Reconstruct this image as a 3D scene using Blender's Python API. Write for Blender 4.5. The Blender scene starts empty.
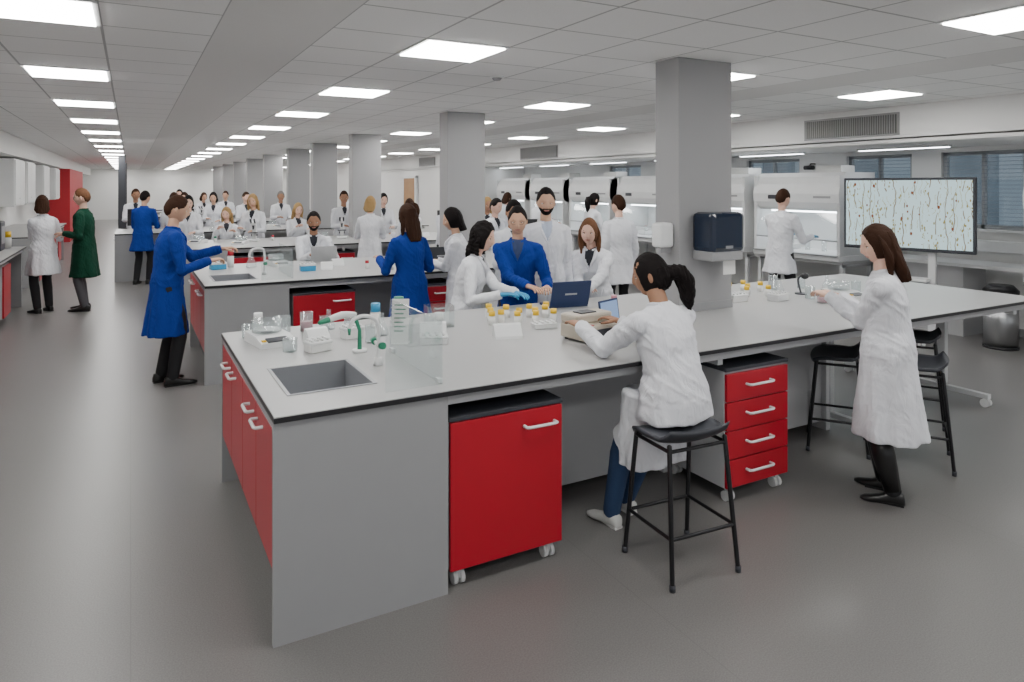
import bpy, bmesh, math, random
from mathutils import Vector, Matrix, noise
random.seed(7)
D=bpy.data; C=bpy.context
V=Vector
# ------------------------------------------------------------ materials
def nt(name):
    m=D.materials.new(name); m.use_nodes=True
    t=m.node_tree; b=t.nodes['Principled BSDF']; return m,t,b
def M(name,col,rough=.5,metal=0,var=.05,scale=6,bump=0,bscale=80,es=0,spec=.5):
    m,t,b=nt(name); N=t.nodes; L=t.links
    tc=N.new('ShaderNodeTexCoord'); no=N.new('ShaderNodeTexNoise'); no.inputs['Scale'].default_value=scale
    no.inputs['Detail'].default_value=3
    L.new(tc.outputs['Object'],no.inputs['Vector'])
    mx=N.new('ShaderNodeMix'); mx.data_type='RGBA'
    mx.inputs[6].default_value=(*[c*(1-var) for c in col],1); mx.inputs[7].default_value=(*[min(1,c*(1+var)) for c in col],1)
    L.new(no.outputs['Fac'],mx.inputs[0]); L.new(mx.outputs[2],b.inputs['Base Color'])
    b.inputs['Roughness'].default_value=rough; b.inputs['Metallic'].default_value=metal
    b.inputs['Specular IOR Level'].default_value=spec
    if es:
        b.inputs['Emission Strength'].default_value=es; b.inputs['Emission Color'].default_value=(*col,1)
    if bump:
        n2=N.new('ShaderNodeTexNoise'); n2.inputs['Scale'].default_value=bscale; L.new(tc.outputs['Object'],n2.inputs['Vector'])
        bp=N.new('ShaderNodeBump'); bp.inputs['Strength'].default_value=bump; bp.inputs['Distance'].default_value=.01
        L.new(n2.outputs['Fac'],bp.inputs['Height']); L.new(bp.outputs['Normal'],b.inputs['Normal'])
    return m
def cloth(name,col):
    m,t,b=nt(name); N=t.nodes; L=t.links
    tc=N.new('ShaderNodeTexCoord'); mp=N.new('ShaderNodeMapping'); mp.inputs['Scale'].default_value=(1.6,1.6,.7); L.new(tc.outputs['Object'],mp.inputs[0])
    no=N.new('ShaderNodeTexNoise'); no.inputs['Scale'].default_value=9; no.inputs['Detail'].default_value=3; no.inputs['Distortion'].default_value=1.2; L.new(mp.outputs[0],no.inputs['Vector'])
    bp=N.new('ShaderNodeBump'); bp.inputs['Strength'].default_value=.55; bp.inputs['Distance'].default_value=.03; L.new(no.outputs['Fac'],bp.inputs['Height']); L.new(bp.outputs['Normal'],b.inputs['Normal'])
    mx=N.new('ShaderNodeMix'); mx.data_type='RGBA'; mx.inputs[6].default_value=(*[c*.95 for c in col],1); mx.inputs[7].default_value=(*[min(1,c*1.04) for c in col],1)
    L.new(no.outputs['Fac'],mx.inputs[0]); L.new(mx.outputs[2],b.inputs['Base Color']); b.inputs['Roughness'].default_value=.9; b.inputs['Specular IOR Level'].default_value=.2
    return m
def clearmat(name,col,gl=.1,df=.06):
    m=D.materials.new(name); m.use_nodes=True; t=m.node_tree; N=t.nodes; L=t.links; N.clear()
    o=N.new('ShaderNodeOutputMaterial'); tr=N.new('ShaderNodeBsdfTransparent'); g=N.new('ShaderNodeBsdfGlossy'); d=N.new('ShaderNodeBsdfDiffuse')
    tr.inputs[0].default_value=(.95,.97,.97,1); g.inputs['Roughness'].default_value=.05; d.inputs[0].default_value=(*col,1)
    lw=N.new('ShaderNodeLayerWeight'); lw.inputs[0].default_value=.3
    ma=N.new('ShaderNodeMath'); ma.operation='MULTIPLY_ADD'; ma.inputs[1].default_value=.3; ma.inputs[2].default_value=gl*.3
    L.new(lw.outputs['Facing'],ma.inputs[0])
    a=N.new('ShaderNodeMixShader'); L.new(ma.outputs[0],a.inputs[0]); L.new(tr.outputs[0],a.inputs[1]); L.new(g.outputs[0],a.inputs[2])
    c=N.new('ShaderNodeMixShader'); c.inputs[0].default_value=df; L.new(a.outputs[0],c.inputs[1]); L.new(d.outputs[0],c.inputs[2])
    L.new(c.outputs[0],o.inputs[0]); return m
def emat(name,col,s):
    m=D.materials.new(name); m.use_nodes=True; t=m.node_tree; t.nodes.clear()
    o=t.nodes.new('ShaderNodeOutputMaterial'); e=t.nodes.new('ShaderNodeEmission'); e.inputs[0].default_value=(*col,1); e.inputs[1].default_value=s
    t.links.new(e.outputs[0],o.inputs[0]); return m

WHITE=cloth('coat_white_cotton',(.72,.73,.77)); BLUE=cloth('coat_royal_blue',(.007,.036,.24)); GREEN=cloth('coat_green',(.005,.045,.025))
SK1=M('skin_light',(.70,.44,.34),.55,spec=.3); SK2=M('skin_tan',(.58,.35,.24),.55,spec=.3); SK3=M('skin_brown',(.34,.18,.11),.55,spec=.3)
LIP=M('lips',(.48,.18,.15),.45)
EYEW=M('eye_white',(.8,.8,.78),.3); EYED=M('eye_dark',(.02,.012,.01),.2)
def HR(n,c): return M(n,c,.7,bump=.25,bscale=120,spec=.12)
HBK=HR('hair_black',(.008,.006,.006)); HBR=HR('hair_brown',(.035,.015,.008)); HLB=HR('hair_light_brown',(.13,.06,.03)); HBL=HR('hair_blonde',(.36,.23,.10)); HGR=HR('hair_grey',(.2,.19,.18))
TRB=M('trouser_black',(.012,.012,.014),.85); TRN=M('denim_blue',(.025,.055,.13),.85,bump=.2); TRG=M('trouser_grey',(.08,.08,.09),.85)
SHB=M('shoe_black',(.01,.01,.01),.3); SHW=M('shoe_white_canvas',(.6,.6,.58),.7)
SHIRTD=M('shirt_dark',(.02,.022,.03),.85); SHIRTW=M('shirt_pale',(.40,.45,.55),.85); SHIRTN=M('shirt_navy',(.03,.05,.12),.85); GLOV=M('nitrile_blue',(.03,.28,.52),.4)
RED=M('laminate_red',(.42,.003,.018),.38,var=.03); GREY=M('laminate_grey',(.30,.303,.31),.45,var=.03)
LGREY=M('panel_light_grey',(.44,.445,.455),.5,var=.03)
TOP=M('worktop_grey',(.41,.41,.41),.33,var=.03,scale=30); BLK=M('edge_black',(.012,.012,.014),.4)
DGR=M('plastic_dark_grey',(.035,.038,.047),.45); WPL=M('plastic_white',(.72,.73,.73),.35); BEI=M('plastic_beige',(.48,.43,.35),.4)
STEEL=M('steel_brushed',(.5,.51,.52),.3,metal=1); WST=M('steel_painted_white',(.60,.61,.62),.4); SNK=M('sink_steel',(.30,.31,.33),.35,metal=.3)
YEL=M('cap_yellow',(.80,.50,.01),.4); GRN=M('plastic_green',(.02,.22,.12),.4); DBL=M('laptop_navy',(.012,.03,.10),.4)
PINK=M('liquid_pink',(.55,.2,.25),.3); BLK2=M('tube_black_steel',(.015,.015,.017),.35,metal=.3)
CLR=clearmat('acrylic_clear',(.85,.9,.9),.10,.03); GLS=clearmat('glass_clear',(.8,.88,.9),.2,.12); SASH=clearmat('sash_glass',(.6,.7,.75),.15,.03)
DTR=M('dispenser_smoke_blue',(.010,.018,.038),.10); PAP=M('paper_white',(.75,.75,.73),.8)
WALLM=M('wall_paint_white',(.76,.76,.75),.7,var=.02,scale=2); COLM=M('column_grey_paint',(.31,.31,.315),.4,var=.03,scale=1.5)
REDW=M('wall_red',(.40,.01,.02),.6); WOOD=M('door_wood',(.32,.17,.07),.5,var=.25,scale=5)
LITE=emat('luminaire_diffuser',(1,.985,.955),27); HLITE=emat('hood_and_added_soffit_lamp',(.9,.95,1),14)  # HLITE: cabinet interior lamps, shared by the added soffit strips
SCRB=emat('laptop_screen_glow',(.35,.5,.8),.9)
# ------------------------------------------------------------ builder
def frame(d):
    d=d.normalized(); a=V((0,0,1)) if abs(d.z)<.9 else V((0,1,0))
    x=a.cross(d).normalized(); return x,d.cross(x).normalized()
class B:
    def __init__(s): s.v=[];s.f=[];s.m=[];s.s=[];s.mats=[]
    def mi(s,m):
        if m not in s.mats: s.mats.append(m)
        return s.mats.index(m)
    def add(s,vs,fs,mat,smooth=False,T=None):
        o=len(s.v); i=s.mi(mat)
        s.v+= [T@V(v) for v in vs] if T else [V(v) for v in vs]
        for f in fs: s.f.append([o+k for k in f]); s.m.append(i); s.s.append(smooth)
    def box(s,x0,x1,y0,y1,z0,z1,mat,b=0,T=None):
        if b<=0:
            vs=[(x,y,z) for z in(z0,z1) for y in(y0,y1) for x in(x0,x1)]
            s.add(vs,[(0,2,3,1),(4,5,7,6),(0,1,5,4),(2,6,7,3),(0,4,6,2),(1,3,7,5)],mat,False,T)
        else:
            bm=bmesh.new(); bmesh.ops.create_cube(bm,size=1,matrix=Matrix.Translation(((x0+x1)/2,(y0+y1)/2,(z0+z1)/2))@Matrix.Diagonal((x1-x0,y1-y0,z1-z0,1)))
            bmesh.ops.bevel(bm,geom=bm.edges[:],offset=b,segments=2,affect='EDGES',profile=.5)
            bm.verts.index_update(); s.add([v.co.copy() for v in bm.verts],[[v.index for v in f.verts] for f in bm.faces],mat,False,T); bm.free()
    def loft(s,rings,mat,smooth=True,T=None,cap=True):
        n=len(rings[0]); vs=[p for r in rings for p in r]; fs=[]
        for i in range(len(rings)-1):
            for j in range(n):
                k=(j+1)%n; fs.append((i*n+j,i*n+k,(i+1)*n+k,(i+1)*n+j))
        if cap:
            fs.append(list(range(n))[::-1]); fs.append([(len(rings)-1)*n+j for j in range(n)])
        s.add(vs,fs,mat,smooth,T)
    def tube(s,pts,rad,mat,n=10,rnd=True,T=None,sub=0):
        pts=[V(p) for p in pts]
        if not hasattr(rad,'__len__'): rad=[rad]*len(pts)
        if sub:
            P=[];R=[]
            for i in range(len(pts)-1):
                p0=pts[max(i-1,0)];p1=pts[i];p2=pts[i+1];p3=pts[min(i+2,len(pts)-1)]
                for k in range(sub):
                    t=k/sub
                    P.append(.5*((2*p1)+(p2-p0)*t+(2*p0-5*p1+4*p2-p3)*t*t+(-p0+3*p1-3*p2+p3)*t**3)); R.append(rad[i]*(1-t)+rad[i+1]*t)
            P.append(pts[-1]);R.append(rad[-1]); pts,rad=P,R
        tang=[]
        for i in range(len(pts)):
            a=pts[max(i-1,0)];b=pts[min(i+1,len(pts)-1)]; tang.append((b-a).normalized())
        x,y=frame(tang[0]); rings=[]
        def ring(c,r,x,y): return [c+x*(r*math.cos(2*math.pi*j/n))+y*(r*math.sin(2*math.pi*j/n)) for j in range(n)]
        if rnd:
            for a in (80,50,25):
                a=math.radians(a); rings.append(ring(pts[0]-tang[0]*rad[0]*math.sin(a)*.9,max(rad[0]*math.cos(a),1e-4),x,y))
        for p,r,t in zip(pts,rad,tang):
            x=(x-t*x.dot(t)).normalized(); y=t.cross(x); rings.append(ring(p,r,x,y))
        if rnd:
            for a in (25,50,80):
                a=math.radians(a); rings.append(ring(pts[-1]+tang[-1]*rad[-1]*math.sin(a)*.9,max(rad[-1]*math.cos(a),1e-4),x,y))
        s.loft(rings,mat,True,T)
    def cyl(s,p0,p1,r,mat,r1=None,n=20,T=None):
        p0=V(p0);p1=V(p1); x,y=frame(p1-p0); r1=r if r1 is None else r1
        R=[[c+x*(q*math.cos(2*math.pi*j/n))+y*(q*math.sin(2*math.pi*j/n)) for j in range(n)] for c,q in((p0,r),(p1,r1))]
        s.loft(R,mat,True,T); s.s[-1]=False; s.s[-2]=False
    def sph(s,c,r,mat,n=12,T=None):
        if not hasattr(r,'__len__'): r=(r,r,r)
        rings=[]
        for i in range(1,n):
            a=math.pi*i/n; rings.append([V((c[0]+r[0]*math.sin(a)*math.cos(2*math.pi*j/n),c[1]+r[1]*math.sin(a)*math.sin(2*math.pi*j/n),c[2]-r[2]*math.cos(a))) for j in range(n)])
        s.loft(rings,mat,True,T)
    def mesh(s,name):
        me=D.meshes.new(name); me.from_pydata([tuple(v) for v in s.v],[],s.f)
        for m in s.mats: me.materials.append(m)
        me.polygons.foreach_set('material_index',s.m); me.polygons.foreach_set('use_smooth',s.s)
        bm=bmesh.new(); bm.from_mesh(me); bmesh.ops.recalc_face_normals(bm,faces=bm.faces); bm.to_mesh(me); bm.free()
        me.update(); return me
    def obj(s,name,loc=(0,0,0),rz=0):
        o=D.objects.new(name,s.mesh(name)); C.scene.collection.objects.link(o); o.location=loc; o.rotation_euler=(0,0,math.radians(rz)); return o
def inst(me,name,loc,rz=0):
    o=D.objects.new(name,me); C.scene.collection.objects.link(o); o.location=loc; o.rotation_euler=(0,0,math.radians(rz)); return o
def remesh(b,vox,sm=4):
    me=b.mesh('tmp'); o=D.objects.new('tmp',me); C.scene.collection.objects.link(o)
    r=o.modifiers.new('r','REMESH'); r.mode='VOXEL'; r.voxel_size=vox
    q=o.modifiers.new('s','SMOOTH'); q.iterations=sm; q.factor=.5
    dg=C.evaluated_depsgraph_get(); dg.update()
    e=D.meshes.new_from_object(o.evaluated_get(dg))
    vs=[v.co.copy() for v in e.vertices]; ns=[v.normal.copy() for v in e.vertices]; fs=[list(p.vertices) for p in e.polygons]
    D.objects.remove(o); D.meshes.remove(me); D.meshes.remove(e); return vs,ns,fs
# ------------------------------------------------------------ people
def lerp_tab(t,x):
    for (a,b),(c,d) in zip(t,t[1:]):
        if x<=c:
            k=(x-a)/(c-a); k=max(0,k); return b+(d-b)*k
    return t[-1][1]
def ico(n):
    bm=bmesh.new(); bmesh.ops.create_icosphere(bm,subdivisions=n,radius=1); bm.verts.index_update()
    r=([v.co.normalized() for v in bm.verts],[[v.index for v in f.verts] for f in bm.faces]); bm.free(); return r
ICO={k:ico(k) for k in (4,5)}
g=lambda x:math.exp(-x*x)
def headpos(n,fem):
    x,y,z=n.x*.074,n.y*.094,n.z*.115
    if n.z<0:
        x*=1-(.34 if fem else .26)*(-n.z)**1.8
        if n.y<0: y*=1-.42*(-n.z)**1.2
        else: y*=1-.04*(-n.z)
    if n.y>.2:
        f=(n.y-.2)/.8
        y=y*.55+ (.092*math.sqrt(max(0,1-(abs(x)/.082)**2.6)))*.45*math.sqrt(max(0,1-abs(n.z)**4)) if abs(x)<.08 else y
        y+= .022*g(x/.0105)*(max(0,1-abs(z+.024)/.034) if z<.010 else 0)*f**.3 + .010*g(x/.009)*g((z-.006)/.02)
        y+= .007*(g((x-.011)/.006)+g((x+.011)/.006))*g((z+.030)/.007)
        y-= .010*(g((x-.031)/.015)+g((x+.031)/.015))*g((z-.002)/.013)
        y+= (.002 if fem else .004)*g((z-.022)/.009)*g(x/.045)
        y+= .006*g(x/.022)*(g((z+.053)/.0055)+g((z+.063)/.006))
        y-= .004*g(x/.02)*g((z+.075)/.006)
        y+= .008*g(x/.020)*g((z+.093)/.014)
        y+= .004*(g((x-.04)/.016)+g((x+.04)/.016))*g((z+.025)/.016)
    return V((x,y,z))
HT={'short':[(0,42),(30,43),(48,30),(66,12),(80,8),(88,-6),(98,2),(112,0),(130,-28),(180,-38)],
    'long':[(0,44),(22,40),(42,24),(58,-4),(72,-50),(180,-60)]}
def add_head(Bm,T,fem,skin,hair,style,det,beard=False,glasses=False):
    ns,fs=ICO[5 if det>0 else 4]
    P=[headpos(n,fem) for n in ns]
    Bm.add(P,fs,skin,True,T)
    li=Bm.mi(LIP); base=len(Bm.f)-len(fs)
    for k,f in enumerate(fs):
        c=sum((P[i] for i in f),V())/3
        lipz=abs(c.z+.058)<.0075*(1-(abs(c.x)/.026)**2)
        if c.y>.05 and abs(c.x)<.024 and lipz: Bm.m[base+k]=li
        elif beard:
            jaw=c.z<-.034-.028*g(c.x/.035)
            mous=abs(c.x)<.03 and -.050<c.z<-.040 and c.y>.06
            if (jaw and c.y>.0) or mous: Bm.m[base+k]=Bm.mi(hair)
    for sx in (-1,1):
        Bm.sph((sx*.075,-.006,-.008),(.008,.017,.030),skin,10,T)
        fy=headpos(V((sx*.031/.074,.9,.002/.115)).normalized(),fem).y
        Bm.sph((sx*.030,fy-.003,.002),(.0135,.007,.0060),EYEW,12,T); Bm.sph((sx*.030,fy+.0015,.002),(.0062,.0035,.0058),EYED,10,T)
        Bm.tube([(sx*.044,fy-.001,.0045),(sx*.030,fy+.0045,.0088),(sx*.016,fy+.001,.005)],[.0018,.0024,.0016],EYED if fem else skin,6,T=T)
        Bm.tube([(sx*.014,fy+.0085,.021),(sx*.032,fy+.0065,.0255),(sx*.048,fy-.006,.021)],[.0026,.0034,.0018],hair if hair!=HBL else HLB,6,T=T)
        if glasses:
            pts=[(sx*.031+.021*math.cos(a*math.pi/6),fy+.015-.1*abs(.022*math.cos(a*math.pi/6)),.002+.016*math.sin(a*math.pi/6)) for a in range(13)]
            Bm.tube(pts,.0016,BLK,5,T=T,rnd=False); Bm.tube([(sx*.052,fy+.012,.005),(sx*.078,.0,.004)],.0016,BLK,5,T=T)
    tab=HT['short' if style=='short' else 'long']
    th={'short':.10,'long':.10,'pony':.08,'curly':.22,'bob':.12}[style]
    hv=[]
    for n,p in zip(ns,P):
        az=math.degrees(math.atan2(abs(n.x),n.y)); el=math.degrees(math.asin(max(-1,min(1,n.z))))
        d=(el-lerp_tab(tab,az)+3*noise.noise(n*7))/14; d=max(-1,min(1,d))
        if d<=0: hv.append(p*(1+.07*max(d,-.7)-.01)); continue
        e=min(1,d**.5)
        q=V((n.x*.074,n.y*.092,n.z*.115)); q=q*e+p*(1-e)
        if n.z<0: q=q*.4+p*.6
        w=noise.noise(V((p.x*70,p.y*25,p.z*70 if n.z>.5 else p.z*18)))*(.0035 if style!='curly' else .014)*e
        hv.append(q*(1.012+th*e)+n*w)
    Bm.add(hv,fs,hair,True,T)
    if style in('long','bob','curly'):
        h=B(); low={'long':-.25,'bob':-.14,'curly':-.18}[style]; R=[]
        for i in range(13):
            t=i/12; z=.07+(low-.07)*t; w=(.062+.030*math.sin(min(1,t*1.3)*1.57))*(1.10 if style=='curly' else 1)*(1 if t<.75 else 1-(t-.75)*1.3); dp=(.055-.018*t)
            cy=-.040-.035*t
            R.append([V((w*math.cos(a*math.pi/12),cy+dp*math.sin(a*math.pi/12),z)) for a in range(24)])
        h.loft(R,hair)
        if style!='bob':
            for sx in(-1,1): h.tube([(sx*.062,.005,.055),(sx*.080,.0,0),(sx*.084,-.01,-.07),(sx*.082,-.0,-.13),(sx*.078,.012,low*.8)],[.014,.020,.022,.022,.010],hair,10,sub=2)
        v,n_,f=remesh(h,.006 if det else .011,3); am=.006 if style!='curly' else .016; fz=14 if style!='curly' else 55
        v=[p+q*noise.noise(V((p.x*75,p.y*75,p.z*fz)))*am for p,q in zip(v,n_)]
        Bm.add(v,f,hair,True,T)
    if style=='pony':
        h=B(); h.sph((0,-.105,-.01),(.036,.034,.038),hair,12); h.tube([(0,-.10,-.01),(.03,-.145,-.02),(.06,-.16,-.08),(.07,-.15,-.16),(.07,-.14,-.23)],[.030,.044,.050,.040,.012],hair,14,sub=3)
        h.loft([[V((w*math.cos(a*math.pi/12),-.045+dp*math.sin(a*math.pi/12),z)) for a in range(24)] for z,w,dp in((.03,.072,.062),(-.02,.078,.064),(-.06,.068,.052),(-.09,.04,.03))],hair)
        v,n_,f=remesh(h,.006,2)
        v=[p+q*noise.noise(V((p.x*75,p.y*75,p.z*14)))*.012 for p,q in zip(v,n_)]
        Bm.add(v,f,hair,True,T)
def ik(a,t,l1,l2,pole):
    d=t-a; L=d.length; mx=(l1+l2)*.985
    if L>mx: t=a+d*(mx/L); L=mx
    u=(t-a).normalized(); c=max(-1,min(1,(l1*l1+L*L-l2*l2)/(2*l1*L)))
    p=(pole-u*pole.dot(u)).normalized(); return a+u*(l1*c)+p*(l1*math.sqrt(1-c*c)),t
def add_hand(Bm,w,d,nrm,side,mat,curl,s,det):
    d=d.normalized(); n=(nrm-d*nrm.dot(d)).normalized(); S=d.cross(n)*(1 if side>0 else -1)
    h=B(); rings=[]
    for t,hw,ht in ((-.03,.025,.021),(0,.026,.019),(.02,.033,.018),(.05,.040,.016),(.078,.041,.014),(.092,.037,.011)):
        c=w+d*(t*s); rings.append([c+S*(hw*s*math.cos(a*math.pi/8))+n*(ht*s*math.sin(a*math.pi/8)) for a in range(16)])
    h.loft(rings,mat)
    for i,L in enumerate((.068,.078,.072,.056)):
        p=w+d*(.082*s)+S*((.030-.020*i)*s); pts=[p-d*.02*s,p]; fan=S*(.10-.07*i)
        for q,(fr,cu) in enumerate(((.45,.45),(.3,1.1),(.25,1.7))):
            a=curl*cu; p=p+((d+fan*.5).normalized()*math.cos(a)+n*math.sin(a))*(L*fr*s); pts.append(p)
        h.tube(pts,[.0088*s,.0088*s,.0082*s,.0074*s,.0062*s],mat,8)
    p=w+d*.02*s+S*.026*s; a=p+(d*.6+S*.7+n*.3).normalized()*.042*s; b=a+(d*.85+S*.3+n*.4).normalized()*.03*s; c=b+(d*.9+S*.05+n*.45).normalized()*.022*s
    h.tube([p,a,b,c],[.013*s,.011*s,.0095*s,.0075*s],mat,8)
    if det>1:
        v,n_,f=remesh(h,.0028,2); Bm.add(v,f,mat,True)
    else: Bm.add(h.v,h.f,mat,True)
def person(name,x,y,yaw,H=1.7,fem=False,coat=None,shirt=SHIRTD,skin=SK1,hair=HBR,hs='short',trou=TRB,shoe=SHB,hem=.34,seat=None,
           lean=0.05,hy=0,hp=5,ht=0,lh=None,rh=None,feet=None,det=1,glove=None,glasses=False,beard=False,curl=.5,boots=False,vneck=True,poles=None,wide=1.0):
    coat=coat or WHITE; Bm=B(); G=H/1.7; wf=(.90 if fem else .97)*wide
    Tw=Matrix.Translation((x,y,0))@Matrix.Rotation(math.radians(yaw),4,'Z'); Ti=Tw.inverted()
    pz=.53*H if seat is None else seat+.09
    dr=lambda a:V((0,math.sin(a),math.cos(a)))
    p0=V((0,0,pz)); p1=p0+dr(lean*.5)*.09*H; p2=p1+dr(lean*.95)*.10*H; p3=p2+dr(lean*1.15)*.075*H; p4=p3+dr(lean*1.3)*.035*H; hc=p4+dr(lean*1.25+.06)*.105*H
    X=V((1,0,0))
    def ring(c,a,w,d,n=48,fold=0,ph=0,e=2.3):
        Y=V((0,math.cos(a),-math.sin(a))); r=[]
        for j in range(n):
            t=2*math.pi*j/n; ct,st=math.cos(t),math.sin(t); k=(abs(ct)**e+abs(st)**e)**(-1/e)
            k*=1+fold*(math.sin(t*7+ph)+.6*math.sin(t*11+ph*2))
            r.append(c+X*(w*k*ct)+Y*(d*k*st))
        return r
    q=B(); R=[]
    ph=random.random()*6; hw=(.182 if fem else .172)*G*wide
    if seat is None:
        hz=hem*H
        for i in range(8):
            t=1-i/7; z=hz+(pz-.05-hz)*(1-t)
            R.append(ring(V((0,-.012*t,z)),0,hw+.040*t*G,(.136+.045*t)*G*wide,fold=.05*t,ph=ph))
    else:
        R.append(ring(p0+V((0,0,-.088)),0,hw*1.10,.165*G,fold=.02,ph=ph)); R.append(ring(p0+V((0,0,-.05)),0,hw*1.08,.158*G))
    R.append(ring(p0,0,hw,.136*G*wide)); R.append(ring((p0+p1)/2,lean*.3,hw*.94,.126*G*wide)); R.append(ring(p1,lean*.6,(.150*wf)*G,.116*G*wide))
    R.append(ring((p1+p2)/2,lean*.8,.158*wf*G,.122*G)); R.append(ring(p2+V((0,.004,0)),lean,.168*wf*G,(.126 if not fem else .134)*G)); R.append(ring((p2+p3)/2,lean,.172*wf*G,.116*G))
    R.append(ring(p3,lean*1.1,.160*wf*G,.094*G)); R.append(ring(p3.lerp(p4,.5),lean*1.2,.125*wf*G,.08*G)); R.append(ring(p4,lean*1.2,.076*G,.066*G,e=2)); R.append(ring(p4+dr(lean)*.012*G,lean*1.2,.060*G,.058*G,e=2))
    q.loft(R,coat)
    la,lf=.172*H,.150*H; hands=[]
    for sd,tg in((-1,lh),(1,rh)):
        S=p3+X*(sd*.172*wf*G)+V((0,0,-.022))
        if tg is None: t=S+V((sd*.06,.07,-(la+lf)*.965)); pole=V((sd*.3,-1,0)); n=V((-sd,0,0))
        else:
            t=Ti@V(tg); pole=V((sd*.40,-.3,-1.2)); n=V((0,0,-1))
        if poles and poles[(sd+1)//2]: pole=V(poles[(sd+1)//2])
        E,W=ik(S,t,la,lf,pole)
        a=p3+X*(sd*.08*G)+V((0,0,.0))
        q.tube([a,S,S.lerp(E,.25),S.lerp(E,.6),E,E.lerp(W,.5),W],[.056*G,.061*wf*G,.062*wf*G,.057*wf*G,.052*wf*G,.047*wf*G,.041*G],coat,16,rnd=False)
        q.sph(S,(.060*wf*G,)*3,coat,12); q.sph(E,(.052*wf*G,)*3,coat,12)
        hands.append((sd,E,W,n,tg))
    hipz=pz-.01; legs=[]
    for sd in(-1,1):
        h=V((sd*.088*G,0,hipz))
        if feet: f=Ti@V((*feet[(sd+1)//2],.085*G))
        elif seat is None: f=V((sd*.10*G,.0+.03*sd,.085*G))
        else: f=V((sd*.11,.36*G,.085*G if seat<.55 else .25))
        K,F=ik(h,f,.238*H,.245*H,V((sd*.08,1,.15))); legs.append((sd,h,K,F))
    if seat is not None:
        for sd,h,K,F in legs: q.tube([h,h.lerp(K,.5),h.lerp(K,.93)],[.098*G,.095*G,.085*G],coat,14,rnd=False)
        kk=(legs[0][1].lerp(legs[0][2],.6)+legs[1][1].lerp(legs[1][2],.6))/2; R=[]
        hz=hem*H
        for i in range(7):
            t=i/6; z=pz+.02+(hz-pz-.02)*t
            R.append(ring(V((0,kk.y*.55+.04+.02*t,z)),0,(.19+.03*t)*G,(abs(kk.y)*.5+.09-.05*t)*G,fold=.06*t,ph=ph))
        q.loft(R,coat)
    vox={0:.018,1:.011,2:.0075}[det]
    vs,ns,fs=remesh(q,vox,5 if det else 3)
    off=V((x*3,y*3,0)); out=[]
    for p,n in zip(vs,ns):
        low=1 if p.z<pz+.03 else .3
        k=.016*low*noise.noise(V((p.x*13,p.y*13,p.z*2.6))+off)
        r1=noise.noise(V((p.x*6,p.y*6,(p.z+p.x*.7-p.y*.4)*17))+off)
        k+=(.006 if p.z>pz else .002)*((1-abs(r1)*3) if abs(r1)<.33 else 0)
        r2=noise.noise(V((p.x*9+7,p.y*9,(p.z-p.x*.9)*10))+off); k+=.003*r2
        if seat is None and vneck and n.y>.5 and abs(p.x-.012)<.009: k-=.008
        out.append(p+n*k)
    Bm.add(out,fs,coat,True); base=len(Bm.f)-len(fs)
    if vneck:
        si=Bm.mi(shirt)
        for k,f in enumerate(fs):
            c=sum((vs[i] for i in f),V())/len(f)
            u=(c-p2).dot(dr(lean*1.1))
            if c.y>(p3.y+.02) and u>.035*G and abs(c.x)<(u-.035*G)*.50 and abs(c.x)<.05*G: Bm.m[base+k]=si
        for sd in(-1,1):
            def on(ax,u):
                c=p2+dr(lean*1.1)*u+X*ax; yy=(.135 if fem else .127)*G*(1-.35*max(0,u/.17)**2)
                return c+V((0,math.cos(lean),-math.sin(lean)))*(yy-.002)
            Bm.tube([on(sd*.004,.02),on(sd*.03,.07),on(sd*.052,.12),p4+V((sd*.055*G,.03*G,0))],[.006,.013,.014,.011],coat,8,sub=3)
    cp=[]
    for a in range(0,13):
        t=math.radians(-150+a*25); cp.append(p4+V((.064*G*math.sin(t),-.058*G*math.cos(t)+.004,.014-(.03*max(0,-math.cos(t))))))
    Bm.tube(cp,.012*G,coat,8)
    Bm.tube([p4-dr(lean)*.03,p4+dr(lean)*.03*G,hc-V((0,0,.05*G))+V((0,-.012,0))],[.058*G,.049*wf*G,.049*wf*G],skin,16)
    sc=G*1.05
    Th=Matrix.Translation(hc)@Matrix.Rotation(math.radians(hy),4,'Z')@Matrix.Rotation(math.radians(-hp),4,'X')@Matrix.Rotation(math.radians(ht),4,'Y')@Matrix.Scale(sc,4)
    add_head(Bm,Th,fem,skin,hair,hs,det,beard,glasses)
    for sd,E,W,n,tg in hands:
        u=(W-E).normalized(); d=u
        if tg is not None: d=(u*V((1,1,.45))).normalized()
        if det>0: Bm.tube([W-u*.03,W+u*.014],[.041*G,.039*G],coat,16,rnd=False)
        add_hand(Bm,W+d*.026,d,n,sd,glove or skin,curl if tg is not None else .45,G*(.92 if fem else 1),det)
    for sd,h,K,F in legs:
        Bm.tube([h,h.lerp(K,.5),K,K.lerp(F,.35),F+V((0,0,.0))],[.085*G,.078*G,.060*G,.060*G,.050*G],trou,14,sub=2)
        if boots: Bm.tube([K.lerp(F,.15),K.lerp(F,.5),F],[.066*G,.068*G,.050*G],shoe,14,rnd=False)
        R=[]; s=G*(.9 if fem else 1); fz=F.z-.085*G
        for yy,w,zt,zb in((-.075,.018,.05,.006),(-.065,.033,.085,0),(-.02,.037,.10,0),(.03,.038,.085,0),(.08,.043,.06,0),(.13,.045,.048,0),(.17,.036,.04,.003),(.195,.015,.028,.008)):
            cz=(zt+zb)/2; hh=(zt-zb)/2; rr=[]
            for a in range(16):
                t=a*math.pi/8; k=(abs(math.cos(t))**3+abs(math.sin(t))**3)**(-1/3)
                rr.append(V((F.x+w*s*k*math.cos(t)+sd*max(0,yy)*.15,F.y+yy*s,fz+(cz+hh*k*math.sin(t)*.9)*s)))
            R.append(rr)
        Bm.loft(R,shoe)
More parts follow.
